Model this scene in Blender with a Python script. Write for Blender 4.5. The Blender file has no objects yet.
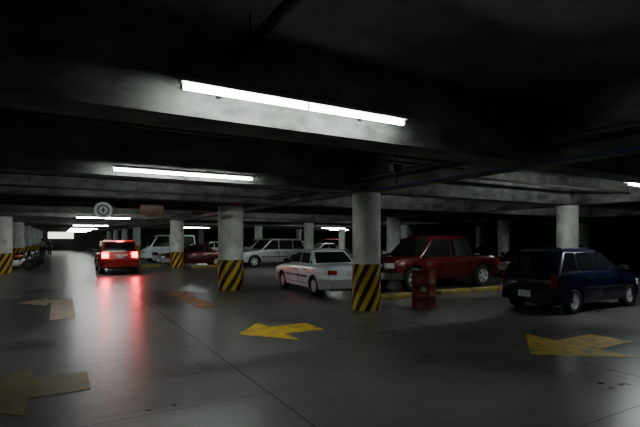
import bpy, bmesh, math, random
from mathutils import Vector, Matrix
random.seed(4)
C = bpy.context.scene.collection

# ------------------------------------------------------------ materials
MATS = {}
def mat(name, color=(.5,.5,.5), rough=.5, metal=0., coat=0., emit=None, estr=0., spec=.5):
    if name in MATS: return MATS[name]
    m = bpy.data.materials.new(name); m.use_nodes = True
    b = m.node_tree.nodes['Principled BSDF']
    b.inputs['Base Color'].default_value = (*color, 1)
    b.inputs['Roughness'].default_value = rough
    b.inputs['Metallic'].default_value = metal
    b.inputs['Coat Weight'].default_value = coat
    b.inputs['Coat Roughness'].default_value = .08
    b.inputs['Specular IOR Level'].default_value = spec
    if emit:
        b.inputs['Emission Color'].default_value = (*emit, 1)
        b.inputs['Emission Strength'].default_value = estr
    MATS[name] = m
    return m

def N(nt, t, **kw):
    n = nt.nodes.new(t)
    for k, v in kw.items(): setattr(n, k, v)
    return n

def math_n(nt, op, a, b=None, c=None):
    n = nt.nodes.new('ShaderNodeMath'); n.operation = op
    for i, v in enumerate((a, b, c)):
        if v is None: continue
        if isinstance(v, (int, float)): n.inputs[i].default_value = v
        else: nt.links.new(v, n.inputs[i])
    return n.outputs[0]

def noise_mat(name, c1, c2, scale=3., rough=.8, stretch=(1,1,1), bump=.1, lo=.35, hi=.65):
    if name in MATS: return MATS[name]
    m = bpy.data.materials.new(name); m.use_nodes = True
    nt = m.node_tree; b = nt.nodes['Principled BSDF']
    tc = N(nt,'ShaderNodeTexCoord'); mp = N(nt,'ShaderNodeMapping')
    mp.inputs['Scale'].default_value = stretch
    nt.links.new(tc.outputs['Object'], mp.inputs['Vector'])
    n1 = N(nt,'ShaderNodeTexNoise'); n1.inputs['Scale'].default_value = scale
    n1.inputs['Detail'].default_value = 8; n1.inputs['Roughness'].default_value = .65
    nt.links.new(mp.outputs[0], n1.inputs['Vector'])
    r = N(nt,'ShaderNodeValToRGB')
    r.color_ramp.elements[0].position = lo; r.color_ramp.elements[0].color = (*c1,1)
    r.color_ramp.elements[1].position = hi; r.color_ramp.elements[1].color = (*c2,1)
    nt.links.new(n1.outputs[0], r.inputs[0]); nt.links.new(r.outputs[0], b.inputs['Base Color'])
    b.inputs['Roughness'].default_value = rough
    bp = N(nt,'ShaderNodeBump'); bp.inputs['Strength'].default_value = bump; bp.inputs['Distance'].default_value = .02
    nt.links.new(n1.outputs[0], bp.inputs['Height']); nt.links.new(bp.outputs[0], b.inputs['Normal'])
    MATS[name] = m
    return m

def floor_mat():
    m = bpy.data.materials.new('floor_concrete'); m.use_nodes = True
    nt = m.node_tree; b = nt.nodes['Principled BSDF']; L = nt.links
    tc = N(nt,'ShaderNodeTexCoord'); sep = N(nt,'ShaderNodeSeparateXYZ')
    L.new(tc.outputs['Object'], sep.inputs[0])
    big = N(nt,'ShaderNodeTexNoise'); big.inputs['Scale'].default_value = .5; big.inputs['Detail'].default_value = 7
    L.new(tc.outputs['Object'], big.inputs['Vector'])
    mp = N(nt,'ShaderNodeMapping'); mp.inputs['Scale'].default_value = (.22, 5.5, 1)
    L.new(tc.outputs['Object'], mp.inputs['Vector'])
    st = N(nt,'ShaderNodeTexNoise'); st.inputs['Scale'].default_value = 1.6; st.inputs['Detail'].default_value = 4
    L.new(mp.outputs[0], st.inputs['Vector'])
    fine = N(nt,'ShaderNodeTexNoise'); fine.inputs['Scale'].default_value = 7; fine.inputs['Detail'].default_value = 10
    fine.inputs['Roughness'].default_value = .75
    L.new(tc.outputs['Object'], fine.inputs['Vector'])
    s = math_n(nt,'ADD', math_n(nt,'MULTIPLY', big.outputs[0], .45), math_n(nt,'MULTIPLY', st.outputs[0], .25))
    s = math_n(nt,'ADD', s, math_n(nt,'MULTIPLY', fine.outputs[0], .3))
    r = N(nt,'ShaderNodeValToRGB')
    r.color_ramp.elements[0].position = .36; r.color_ramp.elements[0].color = (.050,.051,.048,1)
    r.color_ramp.elements[1].position = .64; r.color_ramp.elements[1].color = (.18,.18,.168,1)
    L.new(s, r.inputs[0])
    def joint(sock, period, off, wid):
        f = math_n(nt,'FRACT', math_n(nt,'DIVIDE', math_n(nt,'ADD', sock, 1000*period - off), period))
        d = math_n(nt,'ABSOLUTE', math_n(nt,'SUBTRACT', f, .5))
        return math_n(nt,'GREATER_THAN', d, .5 - wid/period)
    jx = joint(sep.outputs[0], 4.2, 2.0, .011)
    jy = joint(sep.outputs[1], 2.25, 4.6, .005)
    j = math_n(nt,'MAXIMUM', jx, jy)
    mx = N(nt,'ShaderNodeMix', data_type='RGBA')
    L.new(j, mx.inputs[0]); L.new(r.outputs[0], mx.inputs[6]); mx.inputs[7].default_value = (.02,.02,.02,1)
    L.new(mx.outputs[2], b.inputs['Base Color'])
    rr = N(nt,'ShaderNodeMapRange'); rr.inputs[1].default_value=.36; rr.inputs[2].default_value=.64
    rr.inputs[3].default_value=.26; rr.inputs[4].default_value=.38
    L.new(s, rr.inputs[0]); L.new(math_n(nt,'ADD', rr.outputs[0], math_n(nt,'MULTIPLY', j, .4)), b.inputs['Roughness'])
    b.inputs['Specular IOR Level'].default_value = .75
    bp = N(nt,'ShaderNodeBump'); bp.inputs['Strength'].default_value=.19; bp.inputs['Distance'].default_value=.012
    h = math_n(nt,'SUBTRACT', math_n(nt,'ADD', st.outputs[0], math_n(nt,'MULTIPLY', fine.outputs[0], .3)), math_n(nt,'MULTIPLY', j, .7))
    L.new(h, bp.inputs['Height']); L.new(bp.outputs[0], b.inputs['Normal'])
    return m

def stripe_mat(name):
    m = bpy.data.materials.new(name); m.use_nodes = True
    nt = m.node_tree; b = nt.nodes['Principled BSDF']; L = nt.links
    tc = N(nt,'ShaderNodeTexCoord'); sep = N(nt,'ShaderNodeSeparateXYZ')
    L.new(tc.outputs['Object'], sep.inputs[0])
    a = math_n(nt,'ARCTAN2', sep.outputs[1], sep.outputs[0])
    v = math_n(nt,'MULTIPLY', a, 8/(2*math.pi))
    v = math_n(nt,'SUBTRACT', v, math_n(nt,'MULTIPLY', sep.outputs[2], 1.9))
    f = math_n(nt,'FRACT', math_n(nt,'ADD', v, 100))
    g = math_n(nt,'GREATER_THAN', f, .5)
    no = N(nt,'ShaderNodeTexNoise'); no.inputs['Scale'].default_value = 9; no.inputs['Detail'].default_value = 6
    L.new(tc.outputs['Object'], no.inputs['Vector'])
    wear = math_n(nt,'GREATER_THAN', no.outputs[0], .62)
    mx = N(nt,'ShaderNodeMix', data_type='RGBA'); L.new(g, mx.inputs[0])
    mx.inputs[6].default_value = (.012,.012,.012,1); mx.inputs[7].default_value = (.66,.42,.03,1)
    m2 = N(nt,'ShaderNodeMix', data_type='RGBA'); L.new(math_n(nt,'MULTIPLY', wear, .5), m2.inputs[0])
    L.new(mx.outputs[2], m2.inputs[6]); m2.inputs[7].default_value = (.12,.11,.09,1)
    L.new(m2.outputs[2], b.inputs['Base Color']); b.inputs['Roughness'].default_value = .6
    return m

def paint_mark_mat(name, col, amount, width=.16):
    return noise_mat(name, (.11,.105,.09), col, scale=4.5, rough=.5, bump=.1, lo=amount, hi=amount+width)

M_floor = floor_mat()
M_conc = noise_mat('concrete', (.06,.065,.057), (.26,.27,.245), scale=1.5, rough=.85, stretch=(1,1,2.0), bump=.3, lo=.36, hi=.68)
M_slab = noise_mat('slab_concrete', (.06,.065,.057), (.20,.208,.19), scale=1.1, rough=.9, bump=.3, lo=.34, hi=.66)
M_col = noise_mat('column_plaster', (.42,.44,.41), (.76,.78,.73), scale=3.2, rough=.75, stretch=(1,1,.5), bump=.15, lo=.3, hi=.6)
M_wall = noise_mat('wall_concrete', (.07,.07,.065), (.14,.14,.13), scale=.6, rough=.9)
M_str = stripe_mat('hazard_stripes_round')
M_glass = mat('car_glass', (.012,.014,.016), .06, spec=.6)
M_rubber = mat('rubber', (.012,.012,.012), .75)
M_dark = mat('black_plastic', (.015,.015,.016), .5)
M_rim = mat('alloy', (.65,.66,.67), .35, .5)
M_chrome = mat('chrome', (.6,.6,.6), .2, 1)
M_hl = mat('headlight_glass', (.70,.73,.75), .08, coat=.6)
M_tail = mat('tail_lens', (.40,.01,.01), .15, coat=.5)
M_plate = noise_mat('licence_plate', (.35,.37,.36), (.8,.82,.8), scale=22, rough=.4, stretch=(1,1.2,.4), bump=0, lo=.44, hi=.47)
TC = (.91,1.0,.96)
M_tube = mat('fluorescent_tube', (.9,.9,.9), .4, emit=TC, estr=72)
M_tubebright = mat('fluorescent_tube_bright', (.9,.9,.9), .4, emit=TC, estr=190)
M_tubefar = mat('fluorescent_tube_distant', (.9,.9,.9), .4, emit=TC, estr=85)
M_tubefill = mat('fluorescent_tube_fill', (.9,.9,.9), .4, emit=TC, estr=84)  # glow of the added fill strips only
M_house = mat('fixture_enamel', (.5,.5,.48), .45)
M_pipe = mat('grey_conduit', (.045,.045,.045), .6, .2)
M_pipedk = mat('black_pipe_paint', (.006,.006,.006), .95, spec=.05)
M_blue = mat('blue_pipe_paint', (.02,.05,.17), .5)
M_brake = mat('brake_light_lit', (.6,.003,.003), .3, emit=(1,.0,.0), estr=30)

# ------------------------------------------------------------ mesh helpers
def sharp_smooth(me, ang=32):
    bm = bmesh.new(); bm.from_mesh(me)
    for f in bm.faces: f.smooth = True
    for e in bm.edges:
        e.smooth = not (len(e.link_faces) != 2 or e.calc_face_angle(0) > math.radians(ang))
    bm.to_mesh(me); bm.free()

def link(name, me, parent=None, loc=(0,0,0), rot=(0,0,0), label=None):
    o = bpy.data.objects.new(name, me); C.objects.link(o)
    o.location = loc; o.rotation_euler = rot
    if parent: o.parent = parent
    if label: o['label'] = label
    return o

def from_bm(name, bm, mats, parent=None, smooth=True, **kw):
    bmesh.ops.recalc_face_normals(bm, faces=bm.faces)
    me = bpy.data.meshes.new(name); bm.to_mesh(me); bm.free()
    for m in (mats if isinstance(mats,(list,tuple)) else [mats]): me.materials.append(m)
    if smooth: sharp_smooth(me)
    return link(name, me, parent, **kw)

def add_box(bm, c, s, bev=0, seg=2, mi=0):
    r = bmesh.ops.create_cube(bm, size=1)
    vs = r['verts']
    for v in vs: v.co = Vector((v.co.x*s[0]+c[0], v.co.y*s[1]+c[1], v.co.z*s[2]+c[2]))
    fs = set(f for v in vs for f in v.link_faces)
    for f in fs: f.material_index = mi
    if bev:
        es = list(set(e for v in vs for e in v.link_edges))
        r2 = bmesh.ops.bevel(bm, geom=es, offset=bev, segments=seg, affect='EDGES', profile=.5)
        for f in r2['faces']: f.material_index = mi

def box(name, c, s, m, parent=None, bev=0, **kw):
    bm = bmesh.new(); add_box(bm, (0,0,0), s, bev)
    return from_bm(name, bm, m, parent, loc=c, **kw)

def add_prism(bm, pts, off, mi=0):
    off = Vector(off)
    a = [bm.verts.new(Vector(p)) for p in pts]
    b = [bm.verts.new(Vector(p)+off) for p in pts]
    n = len(pts); fs = [bm.faces.new(a), bm.faces.new(b[::-1])]
    for i in range(n): fs.append(bm.faces.new((a[i], b[i], b[(i+1)%n], a[(i+1)%n])))
    for f in fs: f.material_index = mi

def add_lathe(bm, prof, axis='Z', seg=32, mi=0, c=(0,0,0), caps=True):
    rings = []
    for (r, h) in prof:
        ring = []
        for i in range(seg):
            a = 2*math.pi*i/seg
            if axis=='Z': p = (r*math.cos(a), r*math.sin(a), h)
            elif axis=='Y': p = (r*math.cos(a), h, r*math.sin(a))
            else: p = (h, r*math.cos(a), r*math.sin(a))
            ring.append(bm.verts.new(Vector(p)+Vector(c)))
        rings.append(ring)
    for k in range(len(rings)-1):
        for i in range(seg):
            f = bm.faces.new((rings[k][i], rings[k][(i+1)%seg], rings[k+1][(i+1)%seg], rings[k+1][i])); f.material_index = mi
    if caps:
        for ring, p in ((rings[0],prof[0]), (rings[-1],prof[-1])):
            if p[0] > 1e-4:
                f = bm.faces.new(ring); f.material_index = mi

def add_tube(bm, pts, r, seg=8, mi=0):
    pts = [Vector(p) for p in pts]
    rings = []
    for i, p in enumerate(pts):
        d = (pts[min(i+1,len(pts)-1)] - pts[max(i-1,0)]).normalized()
        up = Vector((0,0,1)) if abs(d.z) < .9 else Vector((1,0,0))
        a = d.cross(up).normalized(); b = d.cross(a).normalized()
        rr = r[i] if isinstance(r,(list,tuple)) else r
        rings.append([bm.verts.new(p + (a*math.cos(t)+b*math.sin(t))*rr) for t in [2*math.pi*k/seg for k in range(seg)]])
    for k in range(len(rings)-1):
        for i in range(seg):
            f = bm.faces.new((rings[k][i], rings[k][(i+1)%seg], rings[k+1][(i+1)%seg], rings[k+1][i])); f.material_index = mi
    for g in (rings[0], rings[-1]):
        f = bm.faces.new(g); f.material_index = mi

def empty(name, loc, rotz, label, cat, group=None):
    o = bpy.data.objects.new(name, None); C.objects.link(o)
    o.location = loc; o.rotation_euler = (0,0,rotz); o.empty_display_size = .3
    o['label'] = label; o['category'] = cat
    if group: o['group'] = group
    return o

def top(o, label, cat, group=None):
    o['label'] = label; o['category'] = cat
    if group: o['group'] = group
    return o

# ------------------------------------------------------------ room shell
def shell(name, c, s, m):
    o = box(name, c, s, m, smooth=False); o['kind'] = 'structure'; return o
X0, X1, Y0, Y1, ZC = -14, 42, -5, 78, 3.7
f = shell('floor', (0,0,-.1), (1,1,.2), M_floor)
me = f.data
for v in me.vertices:
    v.co.x = X0-.2 if v.co.x < 0 else X1+.2
    v.co.y = Y0-.2 if v.co.y < 0 else Y1+.2
shell('ceiling', ((X0+X1)/2,(Y0+Y1)/2,ZC+.1), (X1-X0+.4, Y1-Y0+.4, .2), M_slab)
shell('wall_west', (X0-.1,(Y0+Y1)/2,ZC/2), (.2, Y1-Y0, ZC), M_wall)
shell('wall_east', (X1+.1,(Y0+Y1)/2,ZC/2), (.2, Y1-Y0, ZC), M_wall)
shell('wall_south', ((X0+X1)/2,Y0-.1,ZC/2), (X1-X0, .2, ZC), M_wall)
shell('wall_north', ((X0+X1)/2,Y1+.1,ZC/2), (X1-X0, .2, ZC), M_wall)
shell('window_1', (0.1,Y1-.03,2.25), (3.3,.06,.95), mat('exit_daylight',(.9,.9,.85),.5,emit=(1,.98,.85),estr=2.5))

GX = [-2.4, 6.2, 14.7, 23.2, 31.7]
BW = .5; ZB = 2.8
for gx in GX:
    top(box('concrete_girder', (gx,(Y0+Y1)/2,(ZB+ZC)/2), (BW,Y1-Y0-.02,ZC-ZB-.004), M_conc, smooth=False),
        'long grey concrete girder over a row of columns', 'girder', 'ceiling girders')
edges = [X0] + GX + [X1]
yb = 4.4
BY = [-.1]
while yb < Y1-2:
    BY.append(yb); yb += 4.5
for y in BY:
    for i in range(len(edges)-1):
        a = edges[i] + (BW/2 if i else 0); b = edges[i+1] - (BW/2 if i < len(edges)-2 else 0)
        zb = ZB+.02
        top(box('concrete_beam', ((a+b)/2, y, (zb+ZC)/2), (b-a, .5, ZC-zb), M_conc, smooth=False),
            'grey stained concrete beam crossing the ceiling', 'beam', 'ceiling cross beams')

# ------------------------------------------------------------ columns
def column(x, y, r=.34, sh=1.1, painted=True):
    e = empty('column', (x,y,0), 0, 'round pale concrete column with black and yellow striped base' if painted else 'round pale concrete column carrying the girder', 'column')
    bm = bmesh.new(); add_lathe(bm, [(r,0),(r,ZB)], seg=40)
    from_bm('shaft', bm, M_col, e)
    if painted:
        bm = bmesh.new(); add_lathe(bm, [(r+.006,0),(r+.006,sh),(r+.001,sh+.004)], seg=40)
        from_bm('painted_base', bm, M_str, e, label='black and yellow diagonal hazard stripes')
    return e
column(6.44, 8.9)
column(5.0, 14.7, .42, 1.0)
column(5.95, 27.1, .38, .95)
column(-2.4, 27.0, .36, 1.0)
for (x,y) in [(14.7,8.9),(14.7,18),(14.7,27),(23.2,18),(23.2,27),(23.2,8.9),(31.7,18),(14.7,36),(23.2,36),(31.7,27),
              (-2.4,36),(-2.4,45),(6.2,45),(-2.4,54),(6.2,54),(-2.4,63),(6.2,63),(14.7,45),(23.2,45),(14.7,54),(31.7,36),(-2.4,72),(6.2,72)]:
    column(x, y, .33, painted=(x < 10))

# ------------------------------------------------------------ fluorescent fixtures
def fixture(xa, xb, y, z, m=None, label='long white fluorescent strip light hanging under the beams', wall=False):
    m = m or M_tube
    L = xb-xa
    e = empty('strip_light', ((xa+xb)/2,y,z), 0, label, 'ceiling light')
    bm = bmesh.new()
    add_prism(bm, [(-L/2,-.075,.03),(-L/2,-.04,.075),(-L/2,.04,.075),(-L/2,.075,.03)], (L,0,0))
    from_bm('housing', bm, M_house, e, smooth=False)
    n = 2
    for k in range(n):
        a = -L/2+.03 + k*(L-.04)/2; b = a+(L-.04)/2-.02
        bm = bmesh.new(); add_tube(bm, [(a,0,0),(b,0,0)], .02, 10)
        from_bm('lamp_tube', bm, m, e)
    for sx in (-L/2+.012, 0, L/2-.012):
        bm = bmesh.new(); add_box(bm, (sx,0,.008), (.022,.05,.06), .004); from_bm('lamp_holder', bm, M_house, e)
    for sx in (-L*.33, L*.33):
        bm = bmesh.new()
        if wall: add_box(bm, (sx,.17,.05), (.03,.238,.03), .003)
        else: add_tube(bm, [(sx,0,.07),(sx,0,ZC-z)], .005, 6)
        from_bm('mounting_bracket' if wall else 'hanger_rod', bm, M_pipe, e)
    return e
fixture(.87, 3.31, 3.86, 2.98, wall=True, label='long white fluorescent strip light bracketed to a beam')
fixture(.76, 3.30, 8.36, 2.88, wall=True, label='long white fluorescent strip light bracketed to a beam')
fixture(.65, 3.05, 24.3, 2.72, M_tubebright)
fixture(10.5, 12.94, 5.05, 2.88, M_tubebright)
fixture(19.2, 21.6, 33.0, 2.62, M_tubefar)
for y in (38,50,60,70): fixture(.8, 3.2, y, 2.7, M_tubefar)
fixture(-8.6, -6.2, 33, 2.7, M_tubefar); fixture(-8.6,-6.2, 50, 2.7, M_tubefar)
fixture(9.2, 11.6, 40, 2.7, M_tubefar); fixture(25.5,27.9,42,2.7,M_tubefar)
HL = 'added fill light shaped as a fluorescent strip between beams'  # added fill strips, out of view above beams and behind camera, to brighten the hall
for (xa,y) in [(.9,-.75),(9,-.75),(9.2,9.7),(-6.6,9.7),(9.2,18.8),(.9,9.8),(1.0,18.8),(17.4,9.7),(17.4,23.2),(9.2,23.3),(9.2,32.2),(.8,32.2),(-6.6,23.2),(17.4,32.2)]:
    fixture(xa, xa+2.44, y, 3.42, M_tubefill, label=HL)

# conduits
def pipe(name, pts, r, m, label, hang=()):
    p0 = Vector(pts[0])
    bm = bmesh.new(); add_tube(bm, [Vector(p)-p0 for p in pts], r, 10)
    o = top(from_bm(name, bm, m, loc=p0), label, 'pipe')
    for h in hang:
        q = p0.lerp(Vector(pts[1]), h) - p0
        bm = bmesh.new(); add_tube(bm, [q, (q.x,q.y,ZC-p0.z)], .006, 6); add_box(bm, q, (r*2.3,r*2.3,r*2.3), r*.3)
        from_bm('pipe_hanger', bm, m, o)
    return o
pipe('water_pipe', [(5.88,-3,2.77),(5.88,60,2.77)], .018, M_blue, 'thin blue painted pipe running along the girder')
pipe('conduit', [(5.6,-3,2.99),(5.6,60,2.99)], .045, M_pipe, 'dark grey conduit running beside the girder')
pipe('conduit', [(-2.14,5.0,3.0),(5.5,5.0,3.0)], .022, M_pipe, 'thin grey conduit crossing below the slab', (.2,.5,.8))
pipe('conduit', [(-2.14,5.3,2.95),(5.5,5.3,2.95)], .015, M_pipe, 'thin grey conduit crossing below the slab', (.35,.65))
pipe('conduit', [(-2.14,5.0,2.80),(5.5,5.0,2.80)], .012, M_pipe, 'thin grey conduit crossing below the slab', (.15,.42,.7,.9))
pipe('conduit', [(-2.14,9.6,2.88),(5.5,9.6,2.88)], .03, M_pipe, 'grey conduit crossing below the slab', (.25,.5,.75))
pipe('conduit', [(1.45,.16,3.42),(1.45,4.14,3.42)], .045, M_pipedk, 'thick black pipe between two beams', (.5,.9))
pipe('conduit', [(6.46,6.9,3.05),(14.44,6.9,3.05)], .03, M_pipe, 'dark pipe crossing below the slab', (.2,.5,.8))
pipe('conduit', [(-2.14,12.2,2.9),(5.5,12.2,2.9)], .03, M_pipe, 'grey conduit crossing below the slab', (.2,.5,.8))
e = empty('junction_box', (4.55,5.5,2.8), 0, 'grey electrical junction box hanging on a rod', 'electrical box')
bm = bmesh.new(); add_box(bm, (0,0,0), (.16,.1,.12), .01); from_bm('box_body', bm, M_pipe, e)
bm = bmesh.new(); add_tube(bm, [(0,0,.06),(0,0,.9)], .012, 6); from_bm('hanger_rod', bm, M_pipe, e)
bm = bmesh.new(); add_tube(bm, [(0,0,-.06),(0,0,-.2)], .01, 6); add_lathe(bm, [(.01,-.2),(.035,-.22),(.0001,-.23)], seg=12); from_bm('sprinkler_head', bm, M_pipe, e)

# round sign and plate hanging under beam
e = empty('round_sign', (.98,13.1,2.46), 0, 'round white disc sign with dark circular symbol hanging under beam', 'sign')
bm = bmesh.new(); add_lathe(bm, [(.22,-.012),(.22,.012)], 'Y', 32); from_bm('sign_disc', bm, mat('sign_white',(.6,.62,.6),.4), e)
bm = bmesh.new(); add_lathe(bm, [(.15,-.012),(.15,-.02),(.11,-.02),(.11,-.012)], 'Y', 32, caps=False); from_bm('sign_ring', bm, mat('sign_grey',(.06,.065,.07),.4), e)
bm = bmesh.new(); add_box(bm, (0,-.016,0), (.04,.008,.15)); add_box(bm, (.0,-.016,.0), (.12,.008,.035)); from_bm('sign_symbol', bm, MATS['sign_grey'], e, smooth=False)
bm = bmesh.new(); add_tube(bm, [(0,0.07,.1),(0,.07,.36)], .012, 6); from_bm('hanger_rod', bm, M_pipe, e)
e = empty('sign_board', (2.2,13.12,2.5), 0, 'small reddish-brown rectangular sign board hanging under a beam', 'sign')
bm = bmesh.new(); add_box(bm, (0,0,0), (.62,.02,.28), .004); from_bm('board', bm, noise_mat('brown_sign',(.10,.02,.012),(.2,.10,.06),scale=9,stretch=(1,1,3),rough=.5,bump=0), e)
for sx in (-.22,.22):
    bm = bmesh.new(); add_tube(bm, [(sx,0.05,.1),(sx,.05,.36)], .008, 6); from_bm('hanger_rod', bm, M_pipe, e)

# ------------------------------------------------------------ painted arrows
def arrow(tip, ang, hl, hw, sl, sw, m, label, pts=None):
    pts = pts or [(0,0),(-hl,hw),(-hl,sw),(-hl-sl,sw),(-hl-sl,-sw),(-hl,-sw),(-hl,-hw)]
    bm = bmesh.new(); add_prism(bm, [(p[0],p[1],0) for p in pts], (0,0,.004))
    o = from_bm('floor_arrow', bm, m, smooth=False, loc=(tip[0],tip[1],.001), rot=(0,0,ang))
    return top(o, label, 'road marking')
P_y = paint_mark_mat('yellow_paint', (.68,.44,.02), .32, .2)
P_yd = paint_mark_mat('faded_yellow_paint', (.16,.13,.025), .34, .3)
P_o = paint_mark_mat('orange_paint', (.50,.24,.09), .32, .2)
P_p = paint_mark_mat('pinkish_paint', (.74,.55,.42), .28, .2)
arrow((6.0,4.2), math.pi, 1.2, .92, 1.0, .34, P_y, 'yellow painted arrow on the concrete floor')
arrow((2.75,7.66), math.pi, .75, .95, .8, .36, P_y, 'yellow painted arrow on the concrete floor')
arrow((-1.3,6.1), math.pi, 1.0, .95, .6, .4, P_yd, 'faded yellow painted arrow on the concrete floor')
arrow((0,0), 0, 0,0,0,0, P_p, 'worn pale pink painted turn arrow on the floor',
      [(.3,11),(.3,14.6),(-.3,14.6),(-.3,15.1),(-1.0,14.3),(-.3,13.4),(-.3,14.0),(-.2,14.0),(-.2,11)])
arrow((3.2,15.2), math.pi/2, 1.2, .65, 2.9, .24, P_o, 'worn orange painted arrow on the floor')

# curbs
def curb(xa,ya,xb,yb_,w=.3,h=.13):
    c = ((xa+xb)/2,(ya+yb_)/2,h/2); L = math.hypot(xb-xa,yb_-ya)
    o = box('curb', c, (L,w,h), noise_mat('curb_yellow',(.12,.10,.06),(.40,.28,.04),scale=4,rough=.65,lo=.35,hi=.6), bev=.02, rot=(0,0,math.atan2(yb_-ya,xb-xa)))
    return top(o, 'yellow painted concrete curb on the floor', 'curb')
curb(7.1,10.1,9.6,10.1); curb(10.0,10.1,13.3,10.1)
curb(6.6,26.6,9.2,26.6,.35,.15); curb(3.3,28.5,5.3,28.5,.3,.15); curb(-4.6,27.6,-2.9,27.6,.3,.15)

# barrel
e = empty('steel_drum', (7.78,8.35,0), 0, 'dark red painted steel drum with a pale label', 'barrel')
bm = bmesh.new()
pr = [(.0001,0),(.285,0),(.295,.015),(.287,.03)]
for z in (.31,.62): pr += [(.287,z-.02),(.294,z-.008),(.294,z+.008),(.287,z+.02)]
pr += [(.287,.91),(.297,.925),(.29,.94),(.275,.93),(.27,.1),(.0001,.1)]
add_lathe(bm, pr, seg=40)
from_bm('drum_body', bm, noise_mat('drum_red',(.09,.012,.01),(.22,.025,.02),scale=4,rough=.5), e)
bm = bmesh.new(); add_lathe(bm, [(.0001,.72),(.1,.78),(.2,.74),(.268,.7)], seg=16, caps=False); from_bm('trash_bag', bm, M_dark, e)
bm = bmesh.new()
angs = [math.radians(-133+k*6-12) for k in range(5)]
add_prism(bm, [(.289*math.cos(a),.289*math.sin(a),.44) for a in angs]+[(.292*math.cos(a),.292*math.sin(a),.44) for a in angs[::-1]], (0,0,.1))
from_bm('drum_label', bm, mat('pale_label',(.4,.38,.34),.6), e, label='small pale paper label')

# ------------------------------------------------------------ cars
def paint(name, c, metal=.2): 
    return mat(name, c, .3, metal, coat=.8)

def boolean(obj, cutters):
    for c in cutters:
        md = obj.modifiers.new('b','BOOLEAN'); md.object = c; md.operation='DIFFERENCE'; md.solver='EXACT'
        try: md.material_mode = 'TRANSFER'
        except Exception: pass
    dg = bpy.context.evaluated_depsgraph_get(); dg.update()
    me = bpy.data.meshes.new_from_object(obj.evaluated_get(dg))
    obj.modifiers.clear(); obj.data = me
    for c in cutters: bpy.data.objects.remove(c)
    sharp_smooth(me)

def lerp(a,b,t): return a+(b-a)*t
def interp(pl, x):
    if x <= pl[0][0]: return pl[0][1]
    for (a,za),(b,zb) in zip(pl,pl[1:]):
        if x <= b: return lerp(za,zb,(x-a)/(b-a))
    return pl[-1][1]

WHEELS = {}
def wheel_mesh(r, wd, style):
    k = (r,wd,style)
    if k in WHEELS: return WHEELS[k]
    bm = bmesh.new(); h = wd/2
    add_lathe(bm, [(r*.60,-h*.7),(r*.66,-h*.98),(r*.9,-h),(r*.98,-h*.8),(r,-h*.45),(r,h*.45),(r*.98,h*.8),(r*.9,h),(r*.66,h*.98),(r*.60,h*.7),(r*.60,-h*.7)], 'Y', 32, caps=False)
    bmesh.ops.remove_doubles(bm, verts=bm.verts, dist=1e-5)
    bmesh.ops.recalc_face_normals(bm, faces=bm.faces)
    t = bpy.data.meshes.new('tyre'); bm.to_mesh(t); bm.free(); t.materials.append(M_rubber); sharp_smooth(t)
    bm = bmesh.new()
    add_lathe(bm, [(.0001,h*.2),(r*.6,h*.2)], 'Y', 24, mi=1, caps=False)
    add_lathe(bm, [(r*.61,-h*.7),(r*.61,h*.86),(r*.56,h*.9),(r*.53,h*.6),(r*.53,h*.2)], 'Y', 32, caps=False)
    add_lathe(bm, [(r*.15,h*.2),(r*.15,h*.8),(r*.11,h*.88),(.0001,h*.88)], 'Y', 16, caps=False)
    n = {'alloy':5,'cap':8,'steel':6}[style]
    wdt = {'alloy':.15,'cap':.16,'steel':.22}[style]
    for i in range(n):
        a = 2*math.pi*i/n; ca, sa = math.cos(a), math.sin(a)
        def P(rr, tt, y): return (ca*rr - sa*tt, y, sa*rr + ca*tt)
        w1, w2 = r*wdt*.7, r*wdt
        add_prism(bm, [P(r*.1,-w1,h*.78),P(r*.56,-w2,h*.7),P(r*.56,w2,h*.7),P(r*.1,w1,h*.78)], (0,-h*.25,0))
    bmesh.ops.recalc_face_normals(bm, faces=bm.faces)
    rm = bpy.data.meshes.new('rim'); bm.to_mesh(rm); bm.free()
    rm.materials.append(M_rim); rm.materials.append(M_dark); sharp_smooth(rm)
    WHEELS[k] = (t, rm)
    return t, rm

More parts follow.
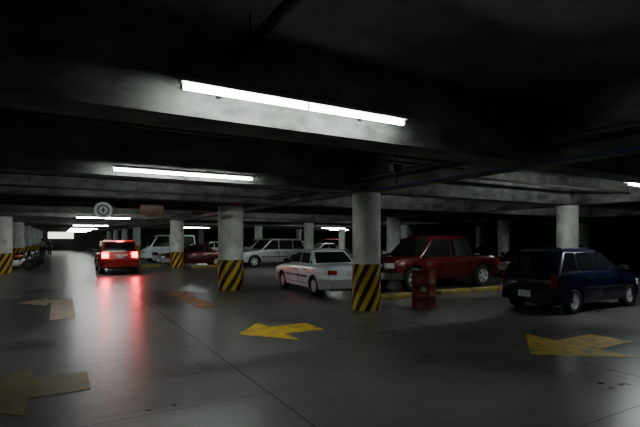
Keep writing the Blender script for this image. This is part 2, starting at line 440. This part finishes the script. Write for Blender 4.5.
def car(name, label, loc, heading, P, body, brake=False, detail=True, category='car', rimstyle='alloy'):
    root = empty(name, (loc[0],loc[1],0), math.radians(heading), label, category)
    L,W = P['L'],P['W']; xe = L/2; zb = P.get('zb',.2)
    topl = P['top']; wr = P['r']; ax = P['axles']
    er = P.get('er',.12); ez = P.get('ez',.07); pt = P.get('pt',.13)
    def wx(x):
        t = max(0,(abs(x)-(xe-.7))/.7); return W/2*(1-pt*t**2.2)
    xs = [-xe,-xe+.02,-xe+.05,-xe+.12,-xe+.25] + [p[0] for p in topl[1:-1]] + [xe-.25,xe-.12,xe-.05,xe-.02,xe]
    n = 16
    xs += [lerp(-xe+.4,xe-.4,i/n) for i in range(n+1)]
    xs = sorted(set(round(x,3) for x in xs))
    bm = bmesh.new(); rings = []
    for x in xs:
        w = wx(x); t = interp(topl, x); e = max(0,(abs(x)-(xe-er))/er)
        b = zb + .05*max(0,(abs(x)-(xe-.5))/.5)
        if e > 0:
            k = 1-math.sqrt(max(0,1-e*e*.96))
            t -= ez*k; w -= .06*k; b += .05*k
        half = [(w*.86,b),(w*.965,b+.03),(w*.99,b+.12),(w,b+.26),(w*1.0,lerp(b,t,.62)),(w*.99,t-.14),(w*.975,t-.08),(w*.945,t-.03),(w*.88,t),(w*.5,t+.018)]
        ring = [(0,b)] + half + [(0,t+.024)] + [(-y,z) for (y,z) in half[::-1]]
        rings.append([bm.verts.new((x,y,z)) for (y,z) in ring])
    m = len(rings[0])
    for a,b in zip(rings,rings[1:]):
        for i in range(m): bm.faces.new((a[i],a[(i+1)%m],b[(i+1)%m],b[i]))
    bm.faces.new(rings[0]); bm.faces.new(rings[-1][::-1])
    o = from_bm('body', bm, [body, M_dark], root)
    cut = []
    for a in ax:
        for s in (1,-1):
            cb = bmesh.new(); add_lathe(cb, [(wr*1.17,-.17),(wr*1.17,.2)], 'Y', 28)
            bmesh.ops.recalc_face_normals(cb, faces=cb.faces)
            cm = bpy.data.meshes.new('c'); cb.to_mesh(cm); cb.free(); cm.materials.append(M_dark)
            cut.append(link('cutter', cm, root, loc=(a, s*W/2, wr*1.02)))
    if 'bed' in P:
        a,b,z = P['bed']
        cb = bmesh.new(); add_box(cb, ((a+b)/2,0,z+.6), (b-a, W-.24, 1.2))
        cm = bpy.data.meshes.new('c'); cb.to_mesh(cm); cb.free(); cm.materials.append(M_dark)
        cut.append(link('cutter', cm, root))
    boolean(o, cut)
    # cabin
    xbr,xrr,xrf,xbf = P['gh']; belt = P['belt']; H = P['H']
    wb, wt = W/2*.93, W/2*P.get('tumble',.74)
    bm = bmesh.new()
    bz = belt-.06
    co = [(xbr,-wb,bz),(xbf,-wb,bz),(xbf,wb,bz),(xbr,wb,bz),(xrr,-wt,H-.02),(xrf,-wt,H-.02),(xrf,wt,H-.02),(xrr,wt,H-.02)]
    vs = [bm.verts.new(c) for c in co]
    for q in ((0,1,2,3),(4,5,6,7),(0,1,5,4),(1,2,6,5),(2,3,7,6),(3,0,4,7)): bm.faces.new([vs[i] for i in q])
    bmesh.ops.recalc_face_normals(bm, faces=bm.faces)
    tf = [f for f in bm.faces if all(v.co.z > bz+.1 for v in f.verts)][0]
    bmesh.ops.inset_individual(bm, faces=[tf], thickness=.2)
    for v in tf.verts: v.co.z += .03
    es = [e for e in bm.edges if not all(v.co.z < bz+.01 for v in e.verts) and e.calc_face_angle(0) > .3]
    bmesh.ops.bevel(bm, geom=es, offset=P.get('gb',.06), segments=4, affect='EDGES', profile=.5)
    from_bm('cabin', bm, body, root)
    cen = Vector(((xbr+xbf)/2,0,(belt+H)/2))
    def pane(nm, pts, mt, off=.004, th=.012, parent=root):
        pts = [Vector(p) for p in pts]
        nrm = (pts[1]-pts[0]).cross(pts[2]-pts[0]).normalized()
        if nrm.dot(pts[0]-cen) < 0: nrm = -nrm
        bm = bmesh.new(); add_prism(bm, [p+nrm*off for p in pts], -nrm*th)
        return from_bm(nm, bm, mt, parent, smooth=False)
    def fy(z): return lerp(wb,wt,(z-bz)/(H-.02-bz))
    for nm,xa,xb in (('windshield',xbf,xrf),('rear_window',xbr,xrr)):
        t0 = .16 if nm=='windshield' else P.get('rwt',.22)
        a = (lerp(xa,xb,t0), lerp(bz,H-.02,t0)); b = (lerp(xa,xb,.88), lerp(bz,H-.02,.88))
        pts = [(a[0],-(fy(a[1])-.08),a[1]),(a[0],fy(a[1])-.08,a[1]),(b[0],fy(b[1])-.09,b[1]),(b[0],-(fy(b[1])-.09),b[1])]
        pane(nm, pts, M_glass)
    z0 = belt+.035; z1 = H-.1
    def xf_(z): return lerp(xbf,xrf,(z-bz)/(H-bz))-.1
    def xr_(z): return lerp(xbr,xrr,(z-bz)/(H-bz))+.1
    pil = P['pillars']; bounds = [None]+pil+[None]
    for s in (1,-1):
        for i in range(len(bounds)-1):
            def xl(z): return xr_(z) if bounds[i] is None else max(bounds[i]+.03, xr_(z))
            def xh(z): return xf_(z) if bounds[i+1] is None else min(bounds[i+1]-.03, xf_(z))
            if xh(z0)-xl(z0) < .05: continue
            if xh(z1)-xl(z1) < .04:
                zz = z0
                while xh(zz)-xl(zz) > .03 and zz < z1: zz += .01
                pts = [(xl(z0),s*fy(z0),z0),(xh(z0),s*fy(z0),z0),(xh(zz),s*fy(zz),zz)]
            else: pts = [(xl(z0),s*fy(z0),z0),(xh(z0),s*fy(z0),z0),(xh(z1),s*fy(z1),z1),(xl(z1),s*fy(z1),z1)]
            pane('side_window', pts, M_glass)
    if detail:
        for s in (1,-1):
            for (da,db) in P['doors']:
                zlo = zb+.14; zhi = belt-.12; y = s*(W/2)
                bm = bmesh.new()
                add_box(bm, ((da+db)/2, y-s*.010, (zlo+zhi)/2), (db-da+.014,.022,zhi-zlo+.014), 0, mi=1)
                add_box(bm, ((da+db)/2, y-s*.003, (zlo+zhi)/2), (db-da-.014,.024,zhi-zlo-.01), .008, 2, mi=0)
                d = from_bm('door', bm, [body, M_dark], root)
                bm = bmesh.new(); add_box(bm, (da+.14, y+s*.018, zhi-.05), (.16,.025,.03), .008)
                from_bm('door_handle', bm, M_dark, d)
            if P.get('strip',1):
                a = ax[0]+wr*1.25; b = ax[1]-wr*1.25
                bm = bmesh.new(); add_box(bm, ((a+b)/2, s*(W/2+.012), zb+.36), (b-a,.014,.05), .004)
                from_bm('side_moulding', bm, M_dark, root)
            bm = bmesh.new(); add_box(bm, (xbf-.32, s*(W/2+.08), belt+.07), (.09,.19,.13), .03, 3)
            add_box(bm, (xbf-.33, s*(W/2-.02), belt+.03), (.06,.14,.05), .01)
            from_bm('side_mirror', bm, M_dark, root)
    def band(nm, end, sides, yin, xback, za, zc, off, th, mt, parent=root):
        st = [xe]
        for q in (.02,.06,.12,.25,.4,.55,.7):
            if q < xback: st.append(xe-q)
        if xback > 0: st.append(xe-xback)
        out=[]; inn=[]
        for i,x in enumerate(st):
            e = max(0,(x-(xe-er))/er)
            w = wx(x)-.06*(1-math.sqrt(max(0,1-e*e*.96)))
            dx = off if i==0 else off*.6*max(0,1-(xe-x)/.1)
            out.append((x+dx, w+off)); inn.append((x-th, max(yin if yin else 0, w-th)))
        if sides == 0:
            o_ = [(x,y) for x,y in out[::-1]]+[(xe+off+.03,0)]+[(x,-y) for x,y in out]
            i_ = [(x,-y) for x,y in inn[::-1]]+[(x,y) for x,y in inn]
            loops = [o_+i_]
        else:
            loops = [[(x,sides*y) for x,y in ([(xe+off,yin)]+out)]+[(x,sides*y) for x,y in inn[::-1]]+[(xe-th,sides*yin)]]
        bm = bmesh.new()
        for lp in loops:
            cl=[]
            for p in lp:
                if not cl or (abs(cl[-1][0]-p[0])+abs(cl[-1][1]-p[1]))>1e-4: cl.append(p)
            if abs(cl[-1][0]-cl[0][0])+abs(cl[-1][1]-cl[0][1])<1e-4: cl.pop()
            add_prism(bm, [(end*x,y,za) for x,y in cl], (0,0,zc-za))
        return from_bm(nm, bm, mt, parent, smooth=False)
    bm_m = P.get('bumper_mat') or body
    bz0,bz1 = P.get('bumper',(zb+.05,zb+.3))
    band('bumper', 1, 0, 0, .5, bz0, bz1, .035, .1, P.get('front_mat') or bm_m)
    band('bumper', -1, 0, 0, .5, bz0, bz1, .035, .1, bm_m)
    hz = P['hl']; tz = P['tl']
    for s in (1,-1):
        band('headlight', 1, s, W/2*P.get('hly',.52), P.get('hback',.16), hz[0], hz[1], .014, .05, M_hl)
        band('tail_light', -1, s, W/2*P.get('tly',.6), P.get('tback',.12), tz[0], tz[1], .014, .05, M_brake if brake else M_tail)
    if brake:
        bm = bmesh.new(); add_box(bm, (xrr-.01,0,H-.06), (.07,.3,.035), .008); from_bm('high_brake_light', bm, M_brake, root)
        for s in (1,-1):
            ld = bpy.data.lights.new('brake_bulb','SPOT'); ld.energy = 110; ld.color = (1,.03,.07)
            ld.spot_size = math.radians(60); ld.spot_blend = .9; ld.shadow_soft_size = .1
            lo = bpy.data.objects.new('brake_bulb', ld); C.objects.link(lo); lo.parent = root
            lo.location = (-xe-.12, s*W*.38, (tz[0]+tz[1])/2); lo.rotation_euler = (0, math.radians(72), 0)
    bm = bmesh.new(); gw = W*P.get('hly',.52)*.94
    add_box(bm, (xe+.004,0,(hz[0]+hz[1])/2-.01), (.03,gw,(hz[1]-hz[0])*P.get('gr',.8)), .006)
    for k in range(3):
        add_box(bm, (xe+.022,0,lerp(hz[0],hz[1],.25+.22*k)), (.012,gw*.96,P.get('bar',.012)), 0, mi=1)
    from_bm('grille', bm, [M_dark, M_chrome], root)
    pz = P.get('plate', (bz0+bz1)/2)
    for s in (1,-1):
        zz = pz if s<0 else (bz0+bz1)/2
        xx = xe+.07 if (bz0 < zz < bz1) else xe+.012
        bm = bmesh.new(); add_box(bm, (s*xx,0,zz), (.014,.32,.15), .003)
        from_bm('licence_plate', bm, M_plate, root)
    bm = bmesh.new(); add_box(bm, (xe-.01,0,bz0-.02 if bz0-.02>zb+.02 else zb+.05), (.05,W*.55,.08), .01)
    from_bm('air_intake', bm, M_dark, root)
    tm, rm = wheel_mesh(wr, P.get('tw',.19), rimstyle)
    for a in ax:
        for s in (1,-1):
            t = link('wheel', tm, root, loc=(a, s*(W/2-.115), wr), rot=(0,0,0 if s>0 else math.pi))
            link('rim', rm, t)
    bm = bmesh.new(); add_box(bm, (0,0,zb+.06), (L*.86,W*.6,.16), .02); from_bm('underbody', bm, M_dark, root)
    return root

SEDAN = dict(L=4.2,W=1.62,H=1.37,zb=.2,top=[(-2.1,.86),(-1.95,.90),(-1.2,.94),(-.9,.92),(.8,.90),(1.3,.86),(1.9,.76),(2.1,.68)],
  gh=(-1.2,-.68,.22,.96),belt=.92,r=.29,axles=(-1.2,1.23),pillars=[-.84,-.12],doors=[(-.82,-.12),(-.1,.78)],
  hl=(.56,.70),tl=(.68,.80),tly=.6,tback=.07,bumper=(.3,.54),bumper_mat=mat('grey_bumper',(.36,.36,.37),.5),plate=.72,tumble=.74,gb=.06)
HATCH = dict(L=3.68,W=1.6,H=1.48,zb=.2,top=[(-1.84,.86),(-1.70,.93),(-1.3,.97),(.75,.94),(1.15,.87),(1.6,.75),(1.84,.62)],
  gh=(-1.77,-1.33,.0,1.0),belt=.94,r=.29,axles=(-1.19,1.21),pillars=[-.95,-.1],doors=[(-.78,-.1),(-.08,.82)],
  hl=(.54,.68),tl=(.60,.90),tly=.76,bumper=(.27,.54),plate=.44,tumble=.73,rwt=.16,er=.25,ez=.14,pt=.2,gb=.12)
SUV = dict(L=4.5,W=1.76,H=1.72,zb=.27,top=[(-2.25,1.0),(-2.1,1.04),(-1.5,1.06),(.8,1.03),(1.2,1.0),(1.9,.93),(2.25,.80)],
  gh=(-2.2,-1.9,.1,.95),belt=1.04,r=.35,axles=(-1.35,1.32),pillars=[-1.25,-.3],doors=[(-.88,-.3),(-.28,.75)],
  hl=(.72,.88),tl=(.8,1.1),tly=.72,bumper=(.36,.66),plate=.85,tumble=.8,rwt=.18,tw=.22,gb=.09,er=.25,ez=.12)
PICK = dict(L=5.2,W=1.88,H=1.80,zb=.36,top=[(-2.6,1.08),(-2.5,1.11),(-1.24,1.11),(-1.16,1.08),(1.2,1.08),(1.5,1.12),(2.15,1.07),(2.4,1.0),(2.6,.9)],
  gh=(-1.24,-1.05,.62,1.46),belt=1.07,r=.4,axles=(-1.6,1.62),pillars=[-.1],doors=[(-1.05,-.1),(-.08,1.08)],
  hl=(.78,.94),tl=(.76,1.04),tly=.84,hly=.66,gr=1.7,bumper=(.42,.64),bumper_mat=None,front_mat=M_chrome,plate=.55,tumble=.78,bed=(-2.52,-1.3,.62),tw=.26,strip=0,gb=.12,er=.3,ez=.14,pt=.17,hback=.2,bar=.035)
VAN = dict(SUV); VAN.update(L=3.7, H=2.0, belt=1.12, axles=(-1.15,1.15), top=[(-1.85,1.08),(-1.7,1.12),(1.2,1.12),(1.5,1.05),(1.7,.97),(1.85,.85)], gh=(-1.82,-1.72,.95,1.5), tumble=.86, pillars=[-.85,.1], doors=[(-.7,.1),(.12,.7)])

white = paint('white_car_paint', (.82,.88,.95), 0)
blue = paint('dark_blue_car_paint', (.004,.006,.034), .2)
redp = paint('dark_red_truck_paint', (.095,.004,.006), .3)
redb = paint('red_car_paint', (.42,.012,.012), .1)
silver = paint('silver_car_paint', (.42,.43,.44), .4)
maroon = paint('maroon_car_paint', (.15,.01,.01), .2)
dgrey = paint('charcoal_car_paint', (.04,.042,.045), .3)
black = paint('black_car_paint', (.012,.012,.013), .3)

def place(P, corner, heading, fx, fy):
    h = math.radians(heading); f_ = (math.cos(h),math.sin(h)); l_ = (-math.sin(h),math.cos(h))
    return (corner[0]-fx*f_[0]*P['L']/2-fy*l_[0]*P['W']/2, corner[1]-fx*f_[1]*P['L']/2-fy*l_[1]*P['W']/2)

SV = 'sport_utility_vehicle'
car('sedan','white four-door sedan parked beside a striped column', place(SEDAN,(6.48,10.85),87,-1,1), 87, SEDAN, white, rimstyle='steel')
car('hatchback','dark navy five-door hatchback parked on the concrete floor', (11.27,6.70), 0, HATCH, blue, rimstyle='cap')
car('pickup_truck','dark red crew cab pickup truck parked behind a yellow curb', (11.45,11.9), 180, PICK, redp, category='pickup truck')
car(SV,'red sport utility vehicle driving away with brake lights lit', (2.5,25.5), 90, dict(SUV, L=4.0, W=1.74, H=1.64, top=[(-2.0,1.0),(-1.9,1.03),(-1.5,1.04),(1.0,1.01),(1.4,.98),(1.8,.9),(2.0,.8)], gh=(-1.96,-1.8,.3,1.1), axles=(-1.2,1.2), pillars=[-1.15,-.2], doors=[(-.72,-.2),(-.18,.7)], tl=(.80,1.06), tly=.6), redb, brake=True)
car(SV,'silver sport utility vehicle parked beyond the columns', (11.3,25.9), 180, SUV, silver)
car('sedan','maroon sedan parked behind a striped column', (7.3,28.5), 180, SEDAN, maroon)
car('van','white passenger van parked in the row', (7.0,34.6), 180, VAN, white)
car('hatchback','white hatchback parked further along the row', (11.3,38.5), 180, HATCH, white)
car(SV,'silver sport utility vehicle parked behind the white sedan', (13.2,32.5), 180, SUV, silver)
car(SV,'red sport utility vehicle parked far away', (24.3,42.0), 180, SUV, redb)
car('sedan','silver sedan parked far away', (18.5,31.5), 180, SEDAN, silver)
car('sedan','dark sedan parked beyond the columns', (19.5,13.8), 180, SEDAN, black)
car('hatchback','white hatchback parked in the far bays', (19.5,38.5), 180, HATCH, white)
car(SV,'charcoal sport utility vehicle parked in the far bays', (21.0,24.5), 180, SUV, dgrey)
car('sedan','maroon sedan parked in the far bays', (27.5,22.5), 180, SEDAN, maroon)
car('sedan','silver sedan parked in the far bays', (28.0,17.0), 180, SEDAN, silver)
cols = [dgrey, silver, black, maroon, white]
kinds = [('sedan',SEDAN),(SV,SUV),('hatchback',HATCH)]
cn = {'charcoal_car_paint':'charcoal','silver_car_paint':'silver','black_car_paint':'black','maroon_car_paint':'maroon','white_car_paint':'white'}
for i,y in enumerate((31.5,34.2,38.5,41.2,43.8,47.5,50,53,59,62)):
    k,P_ = kinds[i%3]; c = cols[(i*2+1)%5]
    car(k, cn[c.name]+' '+k.replace('_',' ')+' parked in the far row of bays', (-5.0,y), 0, P_, c, detail=False)
for i,y in enumerate((47.6,50.2,52.8,57,60,63,66)):
    k,P_ = kinds[(i+1)%3]; c = cols[(i*2)%5]
    car(k, cn[c.name]+' '+k.replace('_',' ')+' parked in the distant row of bays', (8.8,y), 180, P_, c, detail=False)

# motorcycles
def motorcycle(x,y,rot,tank,label):
    e = empty('motorcycle', (x,y,0), math.radians(rot), label, 'motorcycle')
    tm, rm = wheel_mesh(.3,.11,'alloy')
    for q in (-.65,.65):
        t = link('wheel', tm, e, loc=(q,0,.3)); link('rim', rm, t)
    bm = bmesh.new(); add_tube(bm, [(.65,.08,.3),(.42,.08,.95)], .025); add_tube(bm, [(.65,-.08,.3),(.42,-.08,.95)], .025); from_bm('fork', bm, M_chrome, e)
    bm = bmesh.new(); add_tube(bm, [(.33,.34,1.02),(.42,.15,.98),(.42,-.15,.98),(.33,-.34,1.02)], .018); from_bm('handlebar', bm, M_dark, e)
    bm = bmesh.new(); add_tube(bm, [(.42,0,.85),(.15,0,.4),(-.3,0,.38),(-.65,0,.3)], .035); add_tube(bm, [(.42,0,.85),(-.1,0,.68),(-.5,0,.65)], .03); from_bm('frame', bm, M_dark, e)
    bm = bmesh.new(); add_box(bm, (.0,0,.42), (.4,.28,.3), .06); from_bm('engine', bm, M_rim, e)
    bm = bmesh.new(); add_box(bm, (.17,0,.79), (.46,.26,.22), .09, 4); from_bm('fuel_tank', bm, tank, e)
    bm = bmesh.new(); add_box(bm, (-.38,0,.77), (.66,.24,.1), .04, 3); from_bm('seat', bm, M_rubber, e)
    bm = bmesh.new(); add_lathe(bm, [(.0001,.58),(.09,.58),(.07,.48),(.0001,.46)], 'X', 16, c=(-.02,0,.88)); from_bm('headlight', bm, M_hl, e)
    bm = bmesh.new(); add_tube(bm, [(0,.05,.3),(-.05,.28,.01)], .012, 6); from_bm('kickstand', bm, M_dark, e)
motorcycle(-2.1,28.9,20,redb,'motorcycle with red tank parked beside a striped column')
motorcycle(-1.9,30.6,25,black,'black motorcycle parked in a row of motorcycles')
motorcycle(-1.9,32.2,15,dgrey,'grey motorcycle parked in a row of motorcycles')
motorcycle(-1.8,33.8,22,black,'black motorcycle parked in a row of motorcycles')

# distant pedestrians
M_skin = mat('skin', (.35,.2,.13), .6); M_hair = mat('hair', (.02,.015,.01), .7)
def person(x, y, rot, shirt, trousers, label):
    e = empty('person', (x,y,0), math.radians(rot), label, 'person')
    def skin(name, verts, edges_, rad, m, root=0):
        me = bpy.data.meshes.new(name); me.from_pydata(verts, edges_, []); o = link(name, me, e)
        md = o.modifiers.new('s','SKIN'); 
        for i,v in enumerate(me.skin_vertices[0].data):
            v.radius = rad[i] if isinstance(rad[i],tuple) else (rad[i],rad[i]); v.use_root = (i==root)
        o.modifiers.new('u','SUBSURF').levels = 1
        dg = bpy.context.evaluated_depsgraph_get(); dg.update()
        nm = bpy.data.meshes.new_from_object(o.evaluated_get(dg)); o.modifiers.clear(); o.data = nm
        nm.materials.clear(); nm.materials.append(m)
        for p in nm.polygons: p.use_smooth = True
        return o
    V = [(0,0,.95),(0,0,1.15),(0,0,1.38),(0,0,1.47),(.01,0,1.55),(.02,0,1.63),(.01,0,1.69),
         (0,.1,.9),(.08,.1,.5),(.0,.1,.08),(.13,.1,.04),(0,-.1,.9),(-.08,-.1,.5),(-.25,-.1,.1),(-.13,-.1,.04),
         (0,.18,1.40),(-.03,.23,1.14),(.08,.24,.9),(.11,.24,.8),(0,-.18,1.40),(.04,-.23,1.14),(.14,-.24,.92),(.18,-.24,.82)]
    E = [(0,1),(1,2),(2,3),(3,4),(4,5),(5,6),(0,7),(7,8),(8,9),(9,10),(0,11),(11,12),(12,13),(13,14),(2,15),(15,16),(16,17),(17,18),(2,19),(19,20),(20,21),(21,22)]
    R = [.13,.12,.13,.055,.08,.095,.06,.09,.06,.045,.035,.09,.06,.045,.035,.06,.045,.035,.035,.06,.045,.035,.035]
    skin('body', V, E, R, M_skin)
    skin('shirt', [V[0],V[1],V[2],V[15],V[16],V[19],V[20]], [(0,1),(1,2),(2,3),(3,4),(2,5),(5,6)], [.145,.14,.145,.08,.062,.08,.062], shirt)
    skin('trousers', [(0,0,.96),V[7],V[8],V[9],V[11],V[12],V[13]], [(0,1),(1,2),(2,3),(0,4),(4,5),(5,6)], [.14,.105,.078,.065,.105,.078,.065], trousers)
    bm = bmesh.new(); bmesh.ops.create_icosphere(bm, subdivisions=2, radius=.1, matrix=Matrix.Translation((-.005,0,1.67)) @ Matrix.Diagonal((1.05,.95,.85,1)))
    from_bm('hair', bm, M_hair, e)
person(-1.4,48.0,90,mat('white_cotton',(.5,.5,.5),.9),mat('denim',(.03,.04,.08),.9),'person in white shirt and dark jeans walking away')
person(-.9,52.0,-100,mat('dark_cotton',(.04,.04,.05),.9),mat('denim',(.03,.04,.08),.9),'person in dark shirt and jeans walking along the lane')

# ------------------------------------------------------------ camera
cam = bpy.data.cameras.new('camera'); co = bpy.data.objects.new('camera', cam); C.objects.link(co)
cam.sensor_width = 36; cam.lens = 36*450/640; cam.shift_y = 25.5/640
co.location = (0,0,1.7); co.rotation_euler = (math.radians(90),0,math.radians(-30))
cam.clip_end = 300
bpy.context.scene.camera = co
w = bpy.data.worlds.new('world'); w.use_nodes = True
w.node_tree.nodes['Background'].inputs[0].default_value = (0,0,0,1)
bpy.context.scene.world = w
